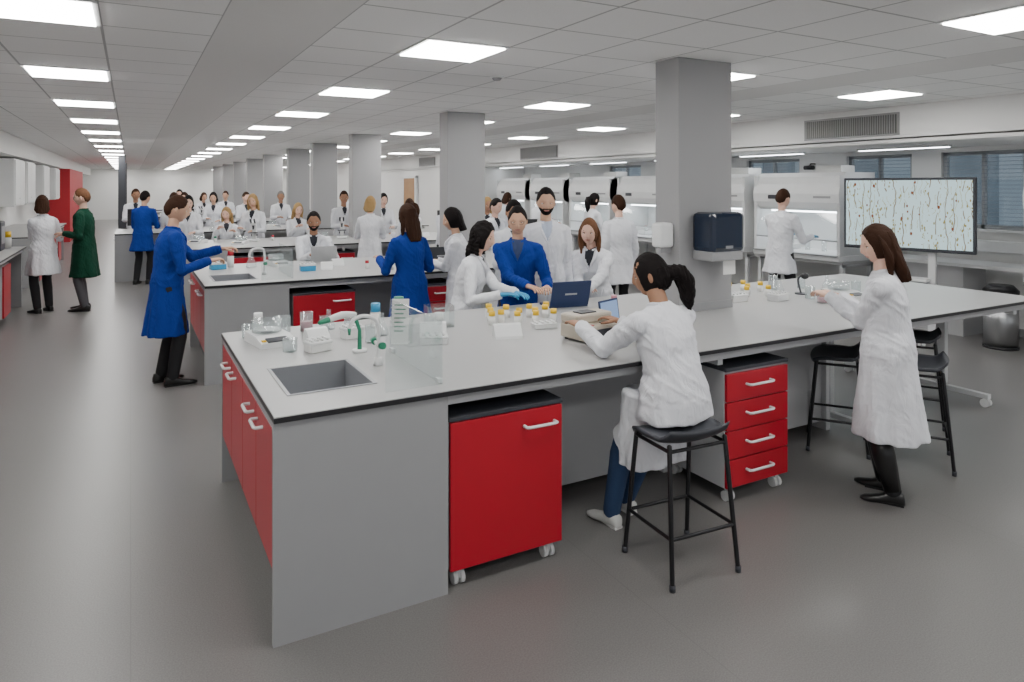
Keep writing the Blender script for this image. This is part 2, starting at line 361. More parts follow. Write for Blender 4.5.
        Bm.box(F.x-.03*s,F.x+.03*s,F.y-.07*s,F.y+.12*s,max(0,fz),fz+.012,BLK if shoe==SHB else PAP)
    o=Bm.obj(name); o.matrix_world=Tw; return o
# ------------------------------------------------------------ room
Hc=2.79
XL,XR,Y0,Y1=-2.5,9.6,-3.0,44.0
m,t,b=nt('floor_vinyl'); N=t.nodes; L=t.links
tc=N.new('ShaderNodeTexCoord'); n1=N.new('ShaderNodeTexNoise'); n1.inputs['Scale'].default_value=160; n1.inputs['Detail'].default_value=3
n2=N.new('ShaderNodeTexNoise'); n2.inputs['Scale'].default_value=.7; n2.inputs['Detail'].default_value=5
L.new(tc.outputs['Object'],n1.inputs[0]); L.new(tc.outputs['Object'],n2.inputs[0])
r1=N.new('ShaderNodeValToRGB'); r1.color_ramp.elements[0].position=.35; r1.color_ramp.elements[1].position=.65
r1.color_ramp.elements[0].color=(.152,.146,.143,1); r1.color_ramp.elements[1].color=(.198,.191,.187,1)
L.new(n1.outputs['Fac'],r1.inputs[0])
mx=N.new('ShaderNodeMix'); mx.data_type='RGBA'; mx.blend_type='MULTIPLY'; mx.inputs[0].default_value=.15; L.new(r1.outputs[0],mx.inputs[6])
bw=N.new('ShaderNodeRGBToBW'); L.new(n2.outputs['Color'],bw.inputs[0]); L.new(bw.outputs[0],mx.inputs[7])
b.inputs['Roughness'].default_value=.34; FLOORM=m
sp=N.new('ShaderNodeSeparateXYZ'); L.new(tc.outputs['Object'],sp.inputs[0])
ff=N.new('ShaderNodeMath'); ff.operation='PINGPONG'; ff.inputs[1].default_value=1.0; L.new(sp.outputs['X'],ff.inputs[0])
lt=N.new('ShaderNodeMath'); lt.operation='LESS_THAN'; lt.inputs[1].default_value=.002; L.new(ff.outputs[0],lt.inputs[0])
m2=N.new('ShaderNodeMix'); m2.data_type='RGBA'; m2.inputs[7].default_value=(.135,.13,.127,1); L.new(lt.outputs[0],m2.inputs[0]); L.new(mx.outputs[2],m2.inputs[6]); L.new(m2.outputs[2],b.inputs['Base Color'])
f=B(); f.box(XL-.1,XR+.1,Y0,Y1,-.1,0,FLOORM); f.obj('floor')
m,t,b=nt('ceiling_tiles'); N=t.nodes; L=t.links
tc=N.new('ShaderNodeTexCoord'); sp=N.new('ShaderNodeSeparateXYZ'); L.new(tc.outputs['Object'],sp.inputs[0])
def mk(N,L):
    def mth(op,a,bv=None,c=None):
        n=N.new('ShaderNodeMath'); n.operation=op
        for i,q in enumerate((a,bv,c)):
            if q is None: continue
            if isinstance(q,(int,float)): n.inputs[i].default_value=q
            else: L.new(q,n.inputs[i])
        return n.outputs[0]
    return mth
mth=mk(N,L)
def lines(o,off,per,w):
    a=mth('SUBTRACT',o,off); a=mth('DIVIDE',a,per); a=mth('FRACT',a); a=mth('SUBTRACT',a,.5); a=mth('ABSOLUTE',a); return mth('GREATER_THAN',a,.5-w/per)
lx=lines(sp.outputs['X'],1.65,.6,.008); ly=lines(sp.outputs['Y'],4.10,.6,.008)
gl=mth('MAXIMUM',lx,ly)
bandB=mth('MULTIPLY',mth('GREATER_THAN',sp.outputs['X'],.45),mth('LESS_THAN',sp.outputs['X'],1.05))
bandA=mth('MULTIPLY',mth('GREATER_THAN',sp.outputs['X'],5.25),mth('LESS_THAN',sp.outputs['X'],5.85))
bandB=mth('MAXIMUM',bandA,bandB)
gl=mth('MULTIPLY',gl,mth('SUBTRACT',1.0,bandB))
n1=N.new('ShaderNodeTexNoise'); n1.inputs['Scale'].default_value=90; L.new(tc.outputs['Object'],n1.inputs[0])
r1=N.new('ShaderNodeValToRGB'); r1.color_ramp.elements[0].color=(.78,.775,.77,1); r1.color_ramp.elements[1].color=(.88,.875,.87,1); L.new(n1.outputs['Fac'],r1.inputs[0])
mb=N.new('ShaderNodeMix'); mb.data_type='RGBA'; mb.inputs[7].default_value=(.70,.69,.68,1); L.new(bandB,mb.inputs[0]); L.new(r1.outputs[0],mb.inputs[6])
mg=N.new('ShaderNodeMix'); mg.data_type='RGBA'; mg.inputs[7].default_value=(.42,.42,.42,1); L.new(gl,mg.inputs[0]); L.new(mb.outputs[2],mg.inputs[6])
L.new(mg.outputs[2],b.inputs['Base Color']); b.inputs['Roughness'].default_value=.7
f=B(); f.box(XL-.1,XR+.1,Y0,Y1,Hc,Hc+.1,m); f.obj('ceiling')
GR=M('grille_metal',(.30,.30,.30),.5,metal=.3); GRD=M('grille_dark',(.06,.06,.06),.8)
f=B(); f.box(7.9,8.0,Y0,Y1,2.40,Hc,WALLM); f.box(7.9,XR,Y0,Y1,2.36,2.42,WALLM)
for y0,y1 in((4.9,6.2),(12.3,13.9),(19,20.3)):
    f.box(7.885,7.90,y0,y1,2.45,2.72,GR); f.box(7.88,7.886,y0+.03,y1-.03,2.475,2.695,GRD)
    y=y0+.04
    while y<y1-.04: f.box(7.868,7.882,y,y+.014,2.475,2.695,GR); y+=.030
for k in range(8):
    yy=1.2+2.1*k; f.box(8.70,8.80,yy-.6,yy+.6,2.33,2.361,WPL); f.box(8.71,8.79,yy-.58,yy+.58,2.324,2.33,HLITE)  # strip lights added under the soffit to brighten the safety cabinet row
f.obj('trim_1_bulkhead_with_grilles_and_added_lights')
f=B(); f.box(XL,-1.9,Y0,Y1,2.42,Hc,WALLM); f.obj('trim_2_bulkhead')
wins=[(4.35,5.35),(5.75,6.75),(7.6,8.7),(9.6,10.7),(11.6,12.7)]
f=B(); f.box(XR-.05,XR+.1,Y0,Y1,0,1.30,WALLM); f.box(XR-.05,XR+.1,Y0,Y1,2.30,2.42,WALLM)
ys=[Y0]+[q for w in wins for q in w]+[Y1]
for a,c in zip(ys[::2],ys[1::2]): f.box(XR-.05,XR+.1,a,c,1.30,2.30,WALLM)
f.box(XR-.12,XR-.05,3.9,16.5,1.02,1.16,WPL,.004)
for k in range(16): f.box(XR-.126,XR-.12,4.2+k*.75,4.34+k*.75,1.05,1.13,PAP)
f.obj('wall_right')
BLIND=M('blind_slate',(.22,.25,.29),.5); FRM=M('window_frame_grey',(.35,.37,.39),.4)
for i,(a,c) in enumerate(wins):
    f=B()
    for (q0,q1,z0,z1) in((a,a+.05,1.3,2.3),(c-.05,c,1.3,2.3),(a,c,1.3,1.35),(a,c,2.25,2.3),((a+c)/2-.02,(a+c)/2+.02,1.3,2.3)): f.box(XR,XR+.06,q0,q1,z0,z1,FRM)
    f.box(XR+.03,XR+.036,a,c,1.3,2.3,SASH)
    for k in range(19): f.box(XR-.026,XR-.012,a+.03,c-.03,1.36+k*.05,1.366+k*.05,BLIND)
    f.box(XR-.12,XR-.0,a-.05,c+.05,1.27,1.30,WPL)
    f.obj('window_%d'%(i+1))
f=B(); BR=M('facade_brick_blue_grey',(.22,.29,.36),.9,var=.4,scale=3); FG=M('facade_glass',(.4,.5,.6),.2); LEAF=M('foliage_green',(.08,.16,.08),.9,var=.6,scale=12)
f.box(XR+3,XR+3.2,Y0,20,0,5,BR)
for k in range(12): f.box(XR+2.95,XR+3.0,Y0+k*2,Y0+k*2+1.1,1.2,2.6,FG)
f.obj('neighbouring_facade')
f=B(); f.box(XL-.1,XL,Y0,Y1,0,Hc,WALLM); f.obj('wall_left')
f=B(); f.box(XL,XR,Y1-.1,Y1,0,Hc,WALLM); f.obj('wall_back')
f=B(); f.box(8.0,XR-.06,16.6,16.75,0,2.36,WALLM); f.box(7.95,8.05,16.6,Y1-.1,0,2.4,WALLM); f.obj('wall_partition')
f=B(); f.box(7.86,7.94,20.6,21.6,0,2.1,WOOD); f.box(7.85,7.93,20.5,20.6,0,2.15,WPL); f.box(7.85,7.93,21.6,21.7,0,2.15,WPL); f.box(7.85,7.93,20.5,21.7,2.1,2.18,WPL); f.cyl((7.82,20.7,1.05),(7.82,20.82,1.05),.012,STEEL); f.obj('door_1')
f=B(); f.box(-2.45,-1.75,27,34,0,2.42,REDW); f.obj('wall_red_partition')
f=B(); f.box(XR-.07,XR-.05,Y0,16.6,0,.1,GREY); f.obj('baseboard_right')
for y in (3.81,8.0,12.24,15.3,18.0,21.6,25,28.5,32,36):
    f=B(); f.box(3.49,4.02,y,y+.26,0,Hc,COLM,.006); f.box(3.485,4.025,y-.005,y+.265,.925,.985,GREY); f.obj('structural_column')
for y in (24.,33.):
    f=B(); f.box(-.33,-.13,y,y+.2,0,Hc,DGR,.005); f.box(-.34,-.12,y-.01,y+.21,0,.1,BLK); f.obj('service_post')
lb=B(); lb.box(-.3,.3,-.3,.3,-.004,.012,WPL); lb.box(-.275,.275,-.275,.275,-.012,-.004,LITE); lm=lb.mesh('ceiling_light_panel')
for xx in (-.45,1.95,4.35,6.75):
    for k in range(-2,17):
        yy=4.4+2.4*k
        if yy<Y1-.5: inst(lm,'ceiling_light_panel',(xx,yy,Hc-.004))
for (xx,yy) in((2.75,5.25),(5.6,6.2)):
    f=B(); f.cyl((0,0,.002),(0,0,-.015),.06,WPL,.06,24); f.cyl((0,0,-.015),(0,0,-.035),.045,GREY,.03,24); f.obj('smoke_detector',(xx,yy,Hc))
# ------------------------------------------------------------ benches
def castor(f,x,y,r=.03,T=None):
    f.cyl((x-.028,y,r),(x-.008,y,r),r,WPL,n=16,T=T); f.cyl((x+.008,y,r),(x+.028,y,r),r,WPL,n=16,T=T); f.cyl((x-.008,y,r),(x+.008,y,r),.012,STEEL,n=10,T=T); f.box(x-.012,x+.012,y-.015,y+.015,r,r*2+.02,WST,T=T)
def handle(f,cx,y,z,w=.16,mat=None,axis='x'):
    mat=mat or WPL
    if axis=='x': f.tube([(cx-w/2,y,z),(cx-w/2,y-.03,z),(cx-w/2+.015,y-.036,z),(cx+w/2-.015,y-.036,z),(cx+w/2,y-.03,z),(cx+w/2,y,z)],.008,mat,8)
    else: f.tube([(y,cx-w/2,z),(y-.03,cx-w/2,z),(y-.036,cx-w/2+.015,z),(y-.036,cx+w/2-.015,z),(y-.03,cx+w/2,z),(y,cx+w/2,z)],.008,mat,8)
def holed(f,x0,x1,y0,y1,z0,z1,mat,hole):
    if not hole: f.box(x0,x1,y0,y1,z0,z1,mat); return
    a,b_,c,d=hole
    f.box(x0,a,y0,y1,z0,z1,mat); f.box(b_,x1,y0,y1,z0,z1,mat); f.box(a,b_,y0,c,z0,z1,mat); f.box(a,b_,d,y1,z0,z1,mat)
def bench(x0,x1,y0,y1,sink=True,openr=1.9):
    f=B(); w=x1-x0; d=y1-y0; hole=(.115,.50,.28,.77) if sink else None
    holed(f,0,w,0,d,.900,.921,BLK,hole); holed(f,.003,w-.003,.003,d-.003,.921,.925,TOP,hole)
    if sink:
        a,b_,c,e=hole; SK=SNK
        f.box(a-.012,b_+.012,c-.012,c,.926,.929,SK); f.box(a-.012,b_+.012,e,e+.012,.926,.929,SK); f.box(a-.012,a,c,e,.926,.929,SK); f.box(b_,b_+.012,c,e,.926,.929,SK)
        f.box(a,a+.004,c,e,.74,.928,SK); f.box(b_-.004,b_,c,e,.74,.928,SK); f.box(a,b_,c,c+.004,.74,.928,SK); f.box(a,b_,e-.004,e,.74,.928,SK); f.box(a,b_,c,e,.735,.74,SK)
        f.cyl(((a+b_)/2,(c+e)/2,.74),((a+b_)/2,(c+e)/2,.744),.03,DGR)
    E=.76
    f.box(.0,E,.012,.042,0,.899,GREY); f.box(.0,E,d-.042,d-.012,0,.899,GREY)
    f.box(.10,.12,.042,d-.042,0,.30,DGR); f.box(.024,.04,.042,d-.042,.26,.72,DGR); f.box(E-.02,E,.042,d-.042,0,.899,GREY); f.box(.02,E,.042,d-.042,.26,.29,GREY)
    nd=4; dw=(d-.084)/nd
    f.box(.004,.03,.042,d-.042,.865,.899,GREY)
    for i in range(nd):
        a=.042+dw*i
        f.box(.004,.024,a+.004,a+dw-.004,.29,.86,RED,.002)
        handle(f,a+(dw*.72 if i%2==0 else dw*.28),.004,.80,.13,axis='y')
    xe=w-openr
    for yy in(.05,d-.09): f.box(E,w-.1,yy,yy+.04,.845,.899,LGREY)
    f.box(w-.14,w-.1,.05,d-.05,.845,.899,WST); f.box(xe,xe+.04,.05,d-.05,.845,.899,WST)
    f.box(E,xe,.60,.62,.06,.85,LGREY); f.box(E,xe,d-.62,d-.60,.06,.85,LGREY)
    xx=E+1.75
    while xx<xe:
        f.box(xx,xx+.04,.60,d-.60,0,.899,WST); f.box(xx,xx+.04,.56,.60,0,.899,WST); f.box(xx,xx+.04,.09,.6,.80,.845,WST); xx+=1.6
    for xx in(xe+.02,w-.34):
        f.box(xx,xx+.05,.25,d-.25,.07,.11,WST,.004); f.box(xx,xx+.05,.60,.68,.11,.85,WST,.004); f.box(xx,xx+.05,d-.68,d-.60,.11,.85,WST,.004); f.box(xx,xx+.05,.06,d-.06,.81,.85,WST,.004)
        for yy in(.28,d-.28): castor(f,xx+.025,yy,.035)
    return f.obj('lab_bench',(x0,y0,0))
def pedestal(name,x,y,w=.6,dp=.55,h=.79,kind='door',rz=0,part=None):
    f=B(); f.box(0,w,.02,dp,.09,h-.02,LGREY,.003); f.box(-.004,w+.004,.0,dp,h-.02,h,DGR,.003)
    if kind=='door':
        f.box(.003,w-.003,0,.02,.085,h-.025,RED,.002); handle(f,w*.78,0,h-.10,.17)
    else:
        n=4; hh=(h-.12)/n
        for i in range(n):
            z=.09+hh*i; f.box(.003,w-.003,0,.02,z+.002,z+hh-.006,RED,.002); handle(f,w*.5,0,z+hh*.55,.2)
    for xx in(.06,w-.06):
        for yy in(.05,dp-.06): castor(f,xx,yy)
    return f.obj(name,(x,y,0),rz)
bench(.5,6.59,2.87,4.69)
pedestal('mobile_cupboard',1.275,2.895,.61)
pedestal('drawer_pedestal',3.02,2.90,.52,kind='dr')
bench(.6,5.1,6.96,8.78,openr=1.0)
pedestal('mobile_cupboard',1.40,6.99,.62); pedestal('drawer_pedestal',2.75,6.99,.50,kind='dr')
bench(.5,6.2,11.06,12.88,False); pedestal('mobile_cupboard',1.3,11.09,.6); pedestal('mobile_cupboard',2.6,11.09,.6)
bench(-.27,6.2,15.3,17.1,False); bench(.4,6.2,19.2,21.0,False); bench(.4,6.2,23.2,24.9,False); bench(.4,6.2,27.2,28.4,False); bench(.4,6.2,30.2,31.8,False)
def wallbench(x0,x1,y0,y1):
    f=B(); f.box(x0,x1,y0,y1,.9,.921,BLK); f.box(x0,x1-.003,y0,y1,.921,.925,TOP); f.box(x0,x1-.06,y0,y0+.03,0,.9,GREY); f.box(x0,x1-.06,y1-.03,y1,0,.9,GREY); f.box(x1-.1,x1-.05,y0,y1,.84,.9,WST)
    y=y0+.1
    while y<y1-.7:
        f.box(x0+.3,x1-.08,y,y+.6,.09,.79,LGREY); f.box(x1-.08,x1-.06,y+.003,y+.597,.1,.78,RED); y+=1.3
    f.obj('side_lab_bench')
wallbench(-2.48,-1.4,7.2,12.9); wallbench(-2.48,-1.4,15.2,20.5)
for y in(16.2,18.0,21.2,24.3):
    f=B(); f.box(-2.49,-1.95,y,y+1.4,1.45,2.38,WPL,.01); f.box(-1.95,-1.93,y+.03,y+.69,1.48,2.35,WPL,.004); f.box(-1.95,-1.93,y+.71,y+1.37,1.48,2.35,WPL,.004); handle(f,y+.60,-1.93,1.6,.1,STEEL,'y'); f.obj('wall_cupboard')
rd=random.Random(4)
for y0 in(9.2,11.2):
    f=B()
    for yy in(y0,y0+1.7): f.box(-2.45,-2.15,yy,yy+.03,.925,2.0,WST)
    for zz in(1.30,1.65,1.98): f.box(-2.45,-2.15,y0,y0+1.73,zz,zz+.02,WPL)
    for zz in(1.32,1.67):
        y=y0+.1
        while y<y0+1.6:
            h=rd.uniform(.12,.24); r=rd.uniform(.03,.05); mm=rd.choice((PAP,WPL,GLS,BEI,PAP)); f.cyl((-2.3,y,zz),(-2.3,y,zz+h*.8),r,mm,n=12); f.cyl((-2.3,y,zz+h*.8),(-2.3,y,zz+h),r*.6,rd.choice((GLOV,RED,YEL,WPL,DGR)),n=12); y+=r*2+rd.uniform(.02,.06)
    f.obj('reagent_shelf_with_bottles')
# ------------------------------------------------------------ safety cabinets
def hood():
    f=B(); W=1.5; Dp=.78
    for yy in(.03,W-.08):
        f.box(.1,.15,yy,yy+.05,0,.78,WST); f.box(Dp-.08,Dp-.03,yy,yy+.05,0,.78,WST); f.box(.08,Dp,yy,yy+.05,.74,.78,WST)
    f.box(.05,Dp,.0,W,.78,.82,TOP)
    f.box(0,Dp,.02,W-.02,.82,.90,WPL,.008); f.box(-.03,.06,.04,W-.04,.885,.905,STEEL,.004)
    f.box(.02,Dp,.02,.07,.9,2.0,WPL,.006); f.box(.02,Dp,W-.07,W-.02,.9,2.0,WPL,.006); f.box(Dp-.03,Dp,.07,W-.07,.9,2.0,WPL)
    prof=[(.10,1.50),(.05,1.54),(.01,1.62),(.0,1.74),(.03,1.88),(.08,1.98),(.16,2.04),(Dp,2.04),(Dp,1.5)]
    vs=[(x,yy,z) for yy in(.02,W-.02) for x,z in prof]; n=len(prof)
    f.add(vs,[list(range(n)),[n+i for i in range(n)][::-1]]+[(i,(i+1)%n,n+(i+1)%n,n+i) for i in range(n)],WPL)
    f.box(-.004,.004,W*.68,W*.80,1.66,1.72,DGR); f.box(-.003,.003,.15,.42,1.68,1.71,GREY)
    vs=[(.02,.07,1.10),(.02,W-.07,1.10),(.10,W-.07,1.52),(.10,.07,1.52)]; f.add(vs,[(0,1,2,3)],SASH)
    f.tube([(.02,.07,1.10),(.02,W-.07,1.10)],.012,STEEL,8)
    f.box(.25,.32,.15,W-.15,1.47,1.49,HLITE)
    for k in range(4):
        yy=.3+.28*k; f.cyl((.45,yy,.905),(.45,yy,1.05),.035,GLS,n=14); f.cyl((.45,yy,1.05),(.45,yy,1.08),.02,(YEL,WPL,GRN,RED)[k],n=12)
    f.box(.35,.55,W-.45,W-.25,.905,.98,WPL,.01)
    f.box(.3,.6,.2,.6,2.04,2.14,PAP,.005)
    return f.mesh('safety_cabinet')
hm=hood()
for y in(2.35,6.0,7.65,9.4,11.1,12.8,14.5): inst(hm,'biosafety_cabinet',(8.35,y,0))
f=B(); f.box(8.9,9.47,3.95,5.9,.86,.90,WPL); f.box(8.95,9.46,4.75,5.85,.0,.86,LGREY); f.obj('window_counter')
f=B(); f.cyl((0,0,0),(0,0,.60),.17,STEEL,.17,32); f.cyl((0,0,.0),(0,0,.03),.177,BLK,.177,32); f.cyl((0,0,.60),(0,0,.66),.177,BLK,.177,32); f.cyl((0,0,.66),(0,0,.72),.177,BLK,.12,32); f.obj('pedal_waste_bin',(8.72,4.22,0))
# ------------------------------------------------------------ display
m,t,b=nt('display_micrograph'); N=t.nodes; L=t.links; mt=mk(N,L)
tc=N.new('ShaderNodeTexCoord'); sp=N.new('ShaderNodeSeparateXYZ'); L.new(tc.outputs['Object'],sp.inputs[0])
def vor(sx,sz,thr):
    mp=N.new('ShaderNodeMapping'); mp.inputs['Scale'].default_value=(sx,1,sz); L.new(tc.outputs['Object'],mp.inputs[0])
    vo=N.new('ShaderNodeTexVoronoi'); vo.inputs['Scale'].default_value=1.0; L.new(mp.outputs[0],vo.inputs['Vector']); return mt('LESS_THAN',vo.outputs['Distance'],thr)
def nz(s):
    no=N.new('ShaderNodeTexNoise'); no.inputs['Scale'].default_value=s; L.new(tc.outputs['Object'],no.inputs[0]); return no.outputs['Fac']
def streak(mult,wob,ns,wid,thr,ms):
    fx=mt('ADD',mt('MULTIPLY',sp.outputs['X'],mult),mt('MULTIPLY',nz(ns),wob))
    l=mt('LESS_THAN',mt('ABSOLUTE',mt('SUBTRACT',mt('FRACT',fx),.5)),wid)
    return mt('MULTIPLY',l,mt('GREATER_THAN',nz(ms),thr))
line=streak(11,1.6,4,.05,.46,6); line2=streak(17,3.0,7,.05,.52,9)
spot=vor(12,8,.17); spot2=vor(26,14,.24)
spot2=mt('MULTIPLY',spot2,mt('GREATER_THAN',nz(4),.47))
def mixc(f_,a,bc):
    mx=N.new('ShaderNodeMix'); mx.data_type='RGBA'; L.new(f_,mx.inputs[0])
    if isinstance(a,tuple): mx.inputs[6].default_value=a
    else: L.new(a,mx.inputs[6])
    mx.inputs[7].default_value=bc; return mx.outputs[2]
c=mixc(line2,(.60,.80,.83,1),(.42,.44,.26,1)); c=mixc(line,c,(.22,.15,.07,1)); c=mixc(spot2,c,(.30,.27,.09,1)); c=mixc(spot,c,(.20,.06,.02,1))
b.inputs['Base Color'].default_value=(.02,.02,.02,1); L.new(c,b.inputs['Emission Color']); b.inputs['Emission Strength'].default_value=1.1; b.inputs['Roughness'].default_value=.25
SCR=m
f=B(); f.box(-.72,.72,-.03,.03,1.07,1.95,DGR,.008); f.box(-.69,.69,-.034,-.03,1.11,1.92,SCR)
f.box(-.30,-.22,.03,.09,.1,1.7,WST); f.box(.22,.30,.03,.09,.1,1.7,WST); f.box(-.3,.3,.03,.08,1.35,1.45,WST); f.box(-.25,.25,-.12,.12,.72,.75,WPL,.004); f.box(-.25,.25,.03,.08,.6,.7,GREY)
for sx in(-.26,.26):
    f.box(sx-.03,sx+.03,-.35,.35,.08,.12,WST,.005)
    for yy in(-.32,.32): castor(f,sx,yy,.035)
dirv=V((8.45-8.11,4.36-5.69)); ang=math.degrees(math.atan2(dirv.y,dirv.x))
f.obj('display_screen_on_trolley',(8.20,5.0,0),ang)
# ------------------------------------------------------------ stool
def stool():
    f=B(); n=14; vs=[];vb=[]
    for i in range(n+1):
        for j in range(n+1):
            u=-1+2*i/n; w=-1+2*j/n
            k=1-.12*(u*u*w*w)
            x=u*.215*k*(1-.06*abs(w)); y=w*.175*k
            z=.66-.018*(1-u*u)*(1-w*w)+.012*u*u - .03*max(0,w)**3
            if w<-.55: z+=.045*((-w-.55)/.45)**1.5
            vs.append(V((x,y,z))); vb.append(V((x*.97,y*.97,z-.024)))
    m=n+1; F=[(i*m+j,(i+1)*m+j,(i+1)*m+j+1,i*m+j+1) for i in range(n) for j in range(n)]
    o=len(vs); F2=[[o+k for k in q][::-1] for q in F]; S=[]
    bd=[i*m for i in range(n+1)]+[n*m+j for j in range(1,n+1)]+[i*m+n for i in range(n-1,-1,-1)]+[j for j in range(n-1,0,-1)]
    for a,c in zip(bd,bd[1:]+bd[:1]): S.append((a,c,o+c,o+a))
    f.add(vs+vb,F+F2+S,DGR,True)
    T=[];Bt=[]
    for sx,sy in((-1,-1),(1,-1),(1,1),(-1,1)):
        a=V((sx*.165,sy*.13,.635)); c=V((sx*.195,sy*.19,.01)); f.tube([a,c],.0115,BLK2,10); f.cyl(c-V((0,0,.01)),c+V((0,0,.02)),.014,DGR,n=10); T.append(a.lerp(c,.66)); Bt.append(a.lerp(c,.04))
    for P in(T,Bt):
        for i in range(4): f.tube([P[i],P[(i+1)%4]],.009,BLK2,8)
    return f.mesh('lab_stool')
sm_=stool()
for (x,y,r) in((2.37,2.58,-4),(4.42,3.20,37),(4.66,2.76,33),(5.45,3.25,30),(2.1,9.14,180),(1.5,13.25,180),(4.9,9.6,180),(2.6,10.2,0),(5.3,5.1,170),(2.7,13.3,180)):
    inst(sm_,'lab_stool',(x,y,0),r)
# ------------------------------------------------------------ column dispensers
f=B(); f.box(3.61,3.94,3.60,3.812,1.37,1.66,DTR,.035); f.box(3.62,3.93,3.615,3.812,1.31,1.38,GREY,.01); f.box(3.80,3.92,3.68,3.684,1.20,1.33,PAP); f.box(3.74,3.81,3.597,3.602,1.40,1.42,STEEL); f.obj('paper_towel_dispenser')
f=B(); f.box(3.37,3.492,3.86,3.98,1.40,1.58,WPL,.02); f.box(3.39,3.49,3.89,3.95,1.36,1.40,GREY,.005); f.obj('soap_dispenser')
# ------------------------------------------------------------ bench items
Z=.925
def bottle(x,y,z=Z,h=.09,r=.023,cap=YEL,body=None,name='sample_bottle'):
    f=B(); f.cyl((0,0,0),(0,0,h*.62),r,body or PAP,r,16); f.cyl((0,0,h*.62),(0,0,h*.68),r,body or PAP,r*.85,16); f.cyl((0,0,h*.66),(0,0,h),r*.98,cap,r*.92,16); f.obj(name,(x,y,z))
def beaker(x,y,h=.1,r=.035,liq=None,z=Z):
    f=B(); R=[]
    for rr_,zz in((r*.9,0),(r,.006),(r,h),(r*1.08,h+.003),(r*.95,h+.002),(r*.95,.006)): R.append([V((rr_*math.cos(a*math.pi/10),rr_*math.sin(a*math.pi/10),zz)) for a in range(20)])
    f.loft(R,GLS)
    if liq: f.cyl((0,0,.007),(0,0,h*.55),r*.93,liq,n=18)
    f.obj('glass_beaker',(x,y,z))
def flask(x,y,z=Z,s=1):
    f=B(); R=[]
    for rr_,zz in((.035,0),(.042,.006),(.036,.04),(.016,.085),(.013,.12),(.016,.125)): R.append([V((rr_*s*math.cos(a*math.pi/10),rr_*s*math.sin(a*math.pi/10),zz*s)) for a in range(20)])
    f.loft(R,GLS); f.obj('conical_flask',(x,y,z))
def balance(x,y,rz):
    f=B(); pr=[(-.15,0),(-.15,.03),(-.05,.055),(.15,.06),(.15,0)]
    vs=[(xx,yy,zz) for xx in(-.10,.10) for yy,zz in pr]; n=5
    f.add(vs,[list(range(n)),[n+i for i in range(n)][::-1]]+[(i,(i+1)%n,n+(i+1)%n,n+i) for i in range(n)],WPL)
    f.box(-.06,.06,-.135,-.08,.037,.045,DGR,T=Matrix.Rotation(.22,4,'X')@Matrix.Translation((0,-.0,.024))); f.box(-.088,-.066,-.13,-.10,.036,.044,YEL)
    f.cyl((0,.05,.058),(0,.05,.072),.035,STEEL,n=24); f.cyl((0,.05,.072),(0,.05,.077),.075,STEEL,n=28)
    R=[[V((q*math.cos(a*math.pi/12),.05+q*math.sin(a*math.pi/12),zz)) for a in range(24)] for q,zz in((.085,.06),(.085,.13),(.082,.13),(.082,.06))]
    f.loft(R,GLS,cap=False); f.obj('lab_balance',(x,y,Z),rz)
def tray(x,y,w,d,h,mat,name,rz=0,lid=None):
    f=B(); f.box(-w/2,w/2,-d/2,d/2,0,h*.75,mat,.006); f.box(-w/2-.004,w/2+.004,-d/2-.004,d/2+.004,h*.7,h,lid or mat,.006)
    for i in range(4):
        for j in range(3): f.cyl((-w*.36+i*w*.24,-d*.3+j*d*.3,h),(-w*.36+i*w*.24,-d*.3+j*d*.3,h+.012),.009,WPL,n=10)
    f.obj(name,(x,y,Z),rz)
def wedge(x,y,rz,w=.13,mat=WPL,name='pipette_stand'):
    f=B(); pr=[(-.06,0),(-.055,.015),(.0,.075),(.03,.08),(.06,0)]; n=5
    vs=[(xx,yy,zz) for xx in(-w/2,w/2) for yy,zz in pr]
    f.add(vs,[list(range(n)),[n+i for i in range(n)][::-1]]+[(i,(i+1)%n,n+(i+1)%n,n+i) for i in range(n)],mat)
    f.box(-w*.3,w*.3,-.04,.0,.045,.05,GREY,T=Matrix.Rotation(.8,4,'X')@Matrix.Translation((0,.02,-.012))); f.obj(name,(x,y,Z),rz)
balance(.72,4.26,10); beaker(.84,4.52,.10,.05); beaker(.98,4.48,.12,.04,PINK); flask(1.12,4.48); beaker(1.24,4.42,.09,.035); beaker(1.06,4.34,.11,.03)
wedge(.97,4.16,10,.13); tray(1.18,4.16,.12,.09,.07,PAP,'pipette_tip_box',10,WPL); tray(.92,3.92,.13,.09,.06,PAP,'pipette_tip_box',15,WPL)
flask(1.36,4.14,s=1.1); beaker(1.24,3.98,.10,.03); bottle(1.40,4.38,h=.16,r=.032,cap=GLOV,name='reagent_bottle'); bottle(1.50,4.26,h=.14,r=.03,cap=WPL,name='reagent_bottle'); bottle(1.58,4.44,h=.18,r=.035,cap=GRN,name='reagent_bottle')
beaker(.62,4.46,.08,.03); beaker(.78,3.98,.07,.04); bottle(.70,4.56,h=.13,r=.028,cap=WPL,name='reagent_bottle')
f=B(); f.cyl((0,0,0),(0,0,.04),.024,WPL,.02,18); f.tube([(0,0,.03),(0,0,.20),(-.03,0,.245),(-.08,0,.26),(-.13,0,.245),(-.15,0,.20)],[.010]*5+[.009],WPL,10,sub=4); f.cyl((-.15,0,.205),(-.15,0,.17),.010,GRN,.006,12)
f.tube([(0,0,.10),(0,-.05,.11)],.009,WPL,8); f.cyl((0,-.05,.11),(0,-.08,.115),.018,GRN,.018,14); f.tube([(.0,0,.10),(.0,.05,.11)],.009,WPL,8); f.cyl((0,.05,.11),(0,.08,.115),.018,GRN,n=14)
f.obj('laboratory_tap',(1.12,3.46,Z))
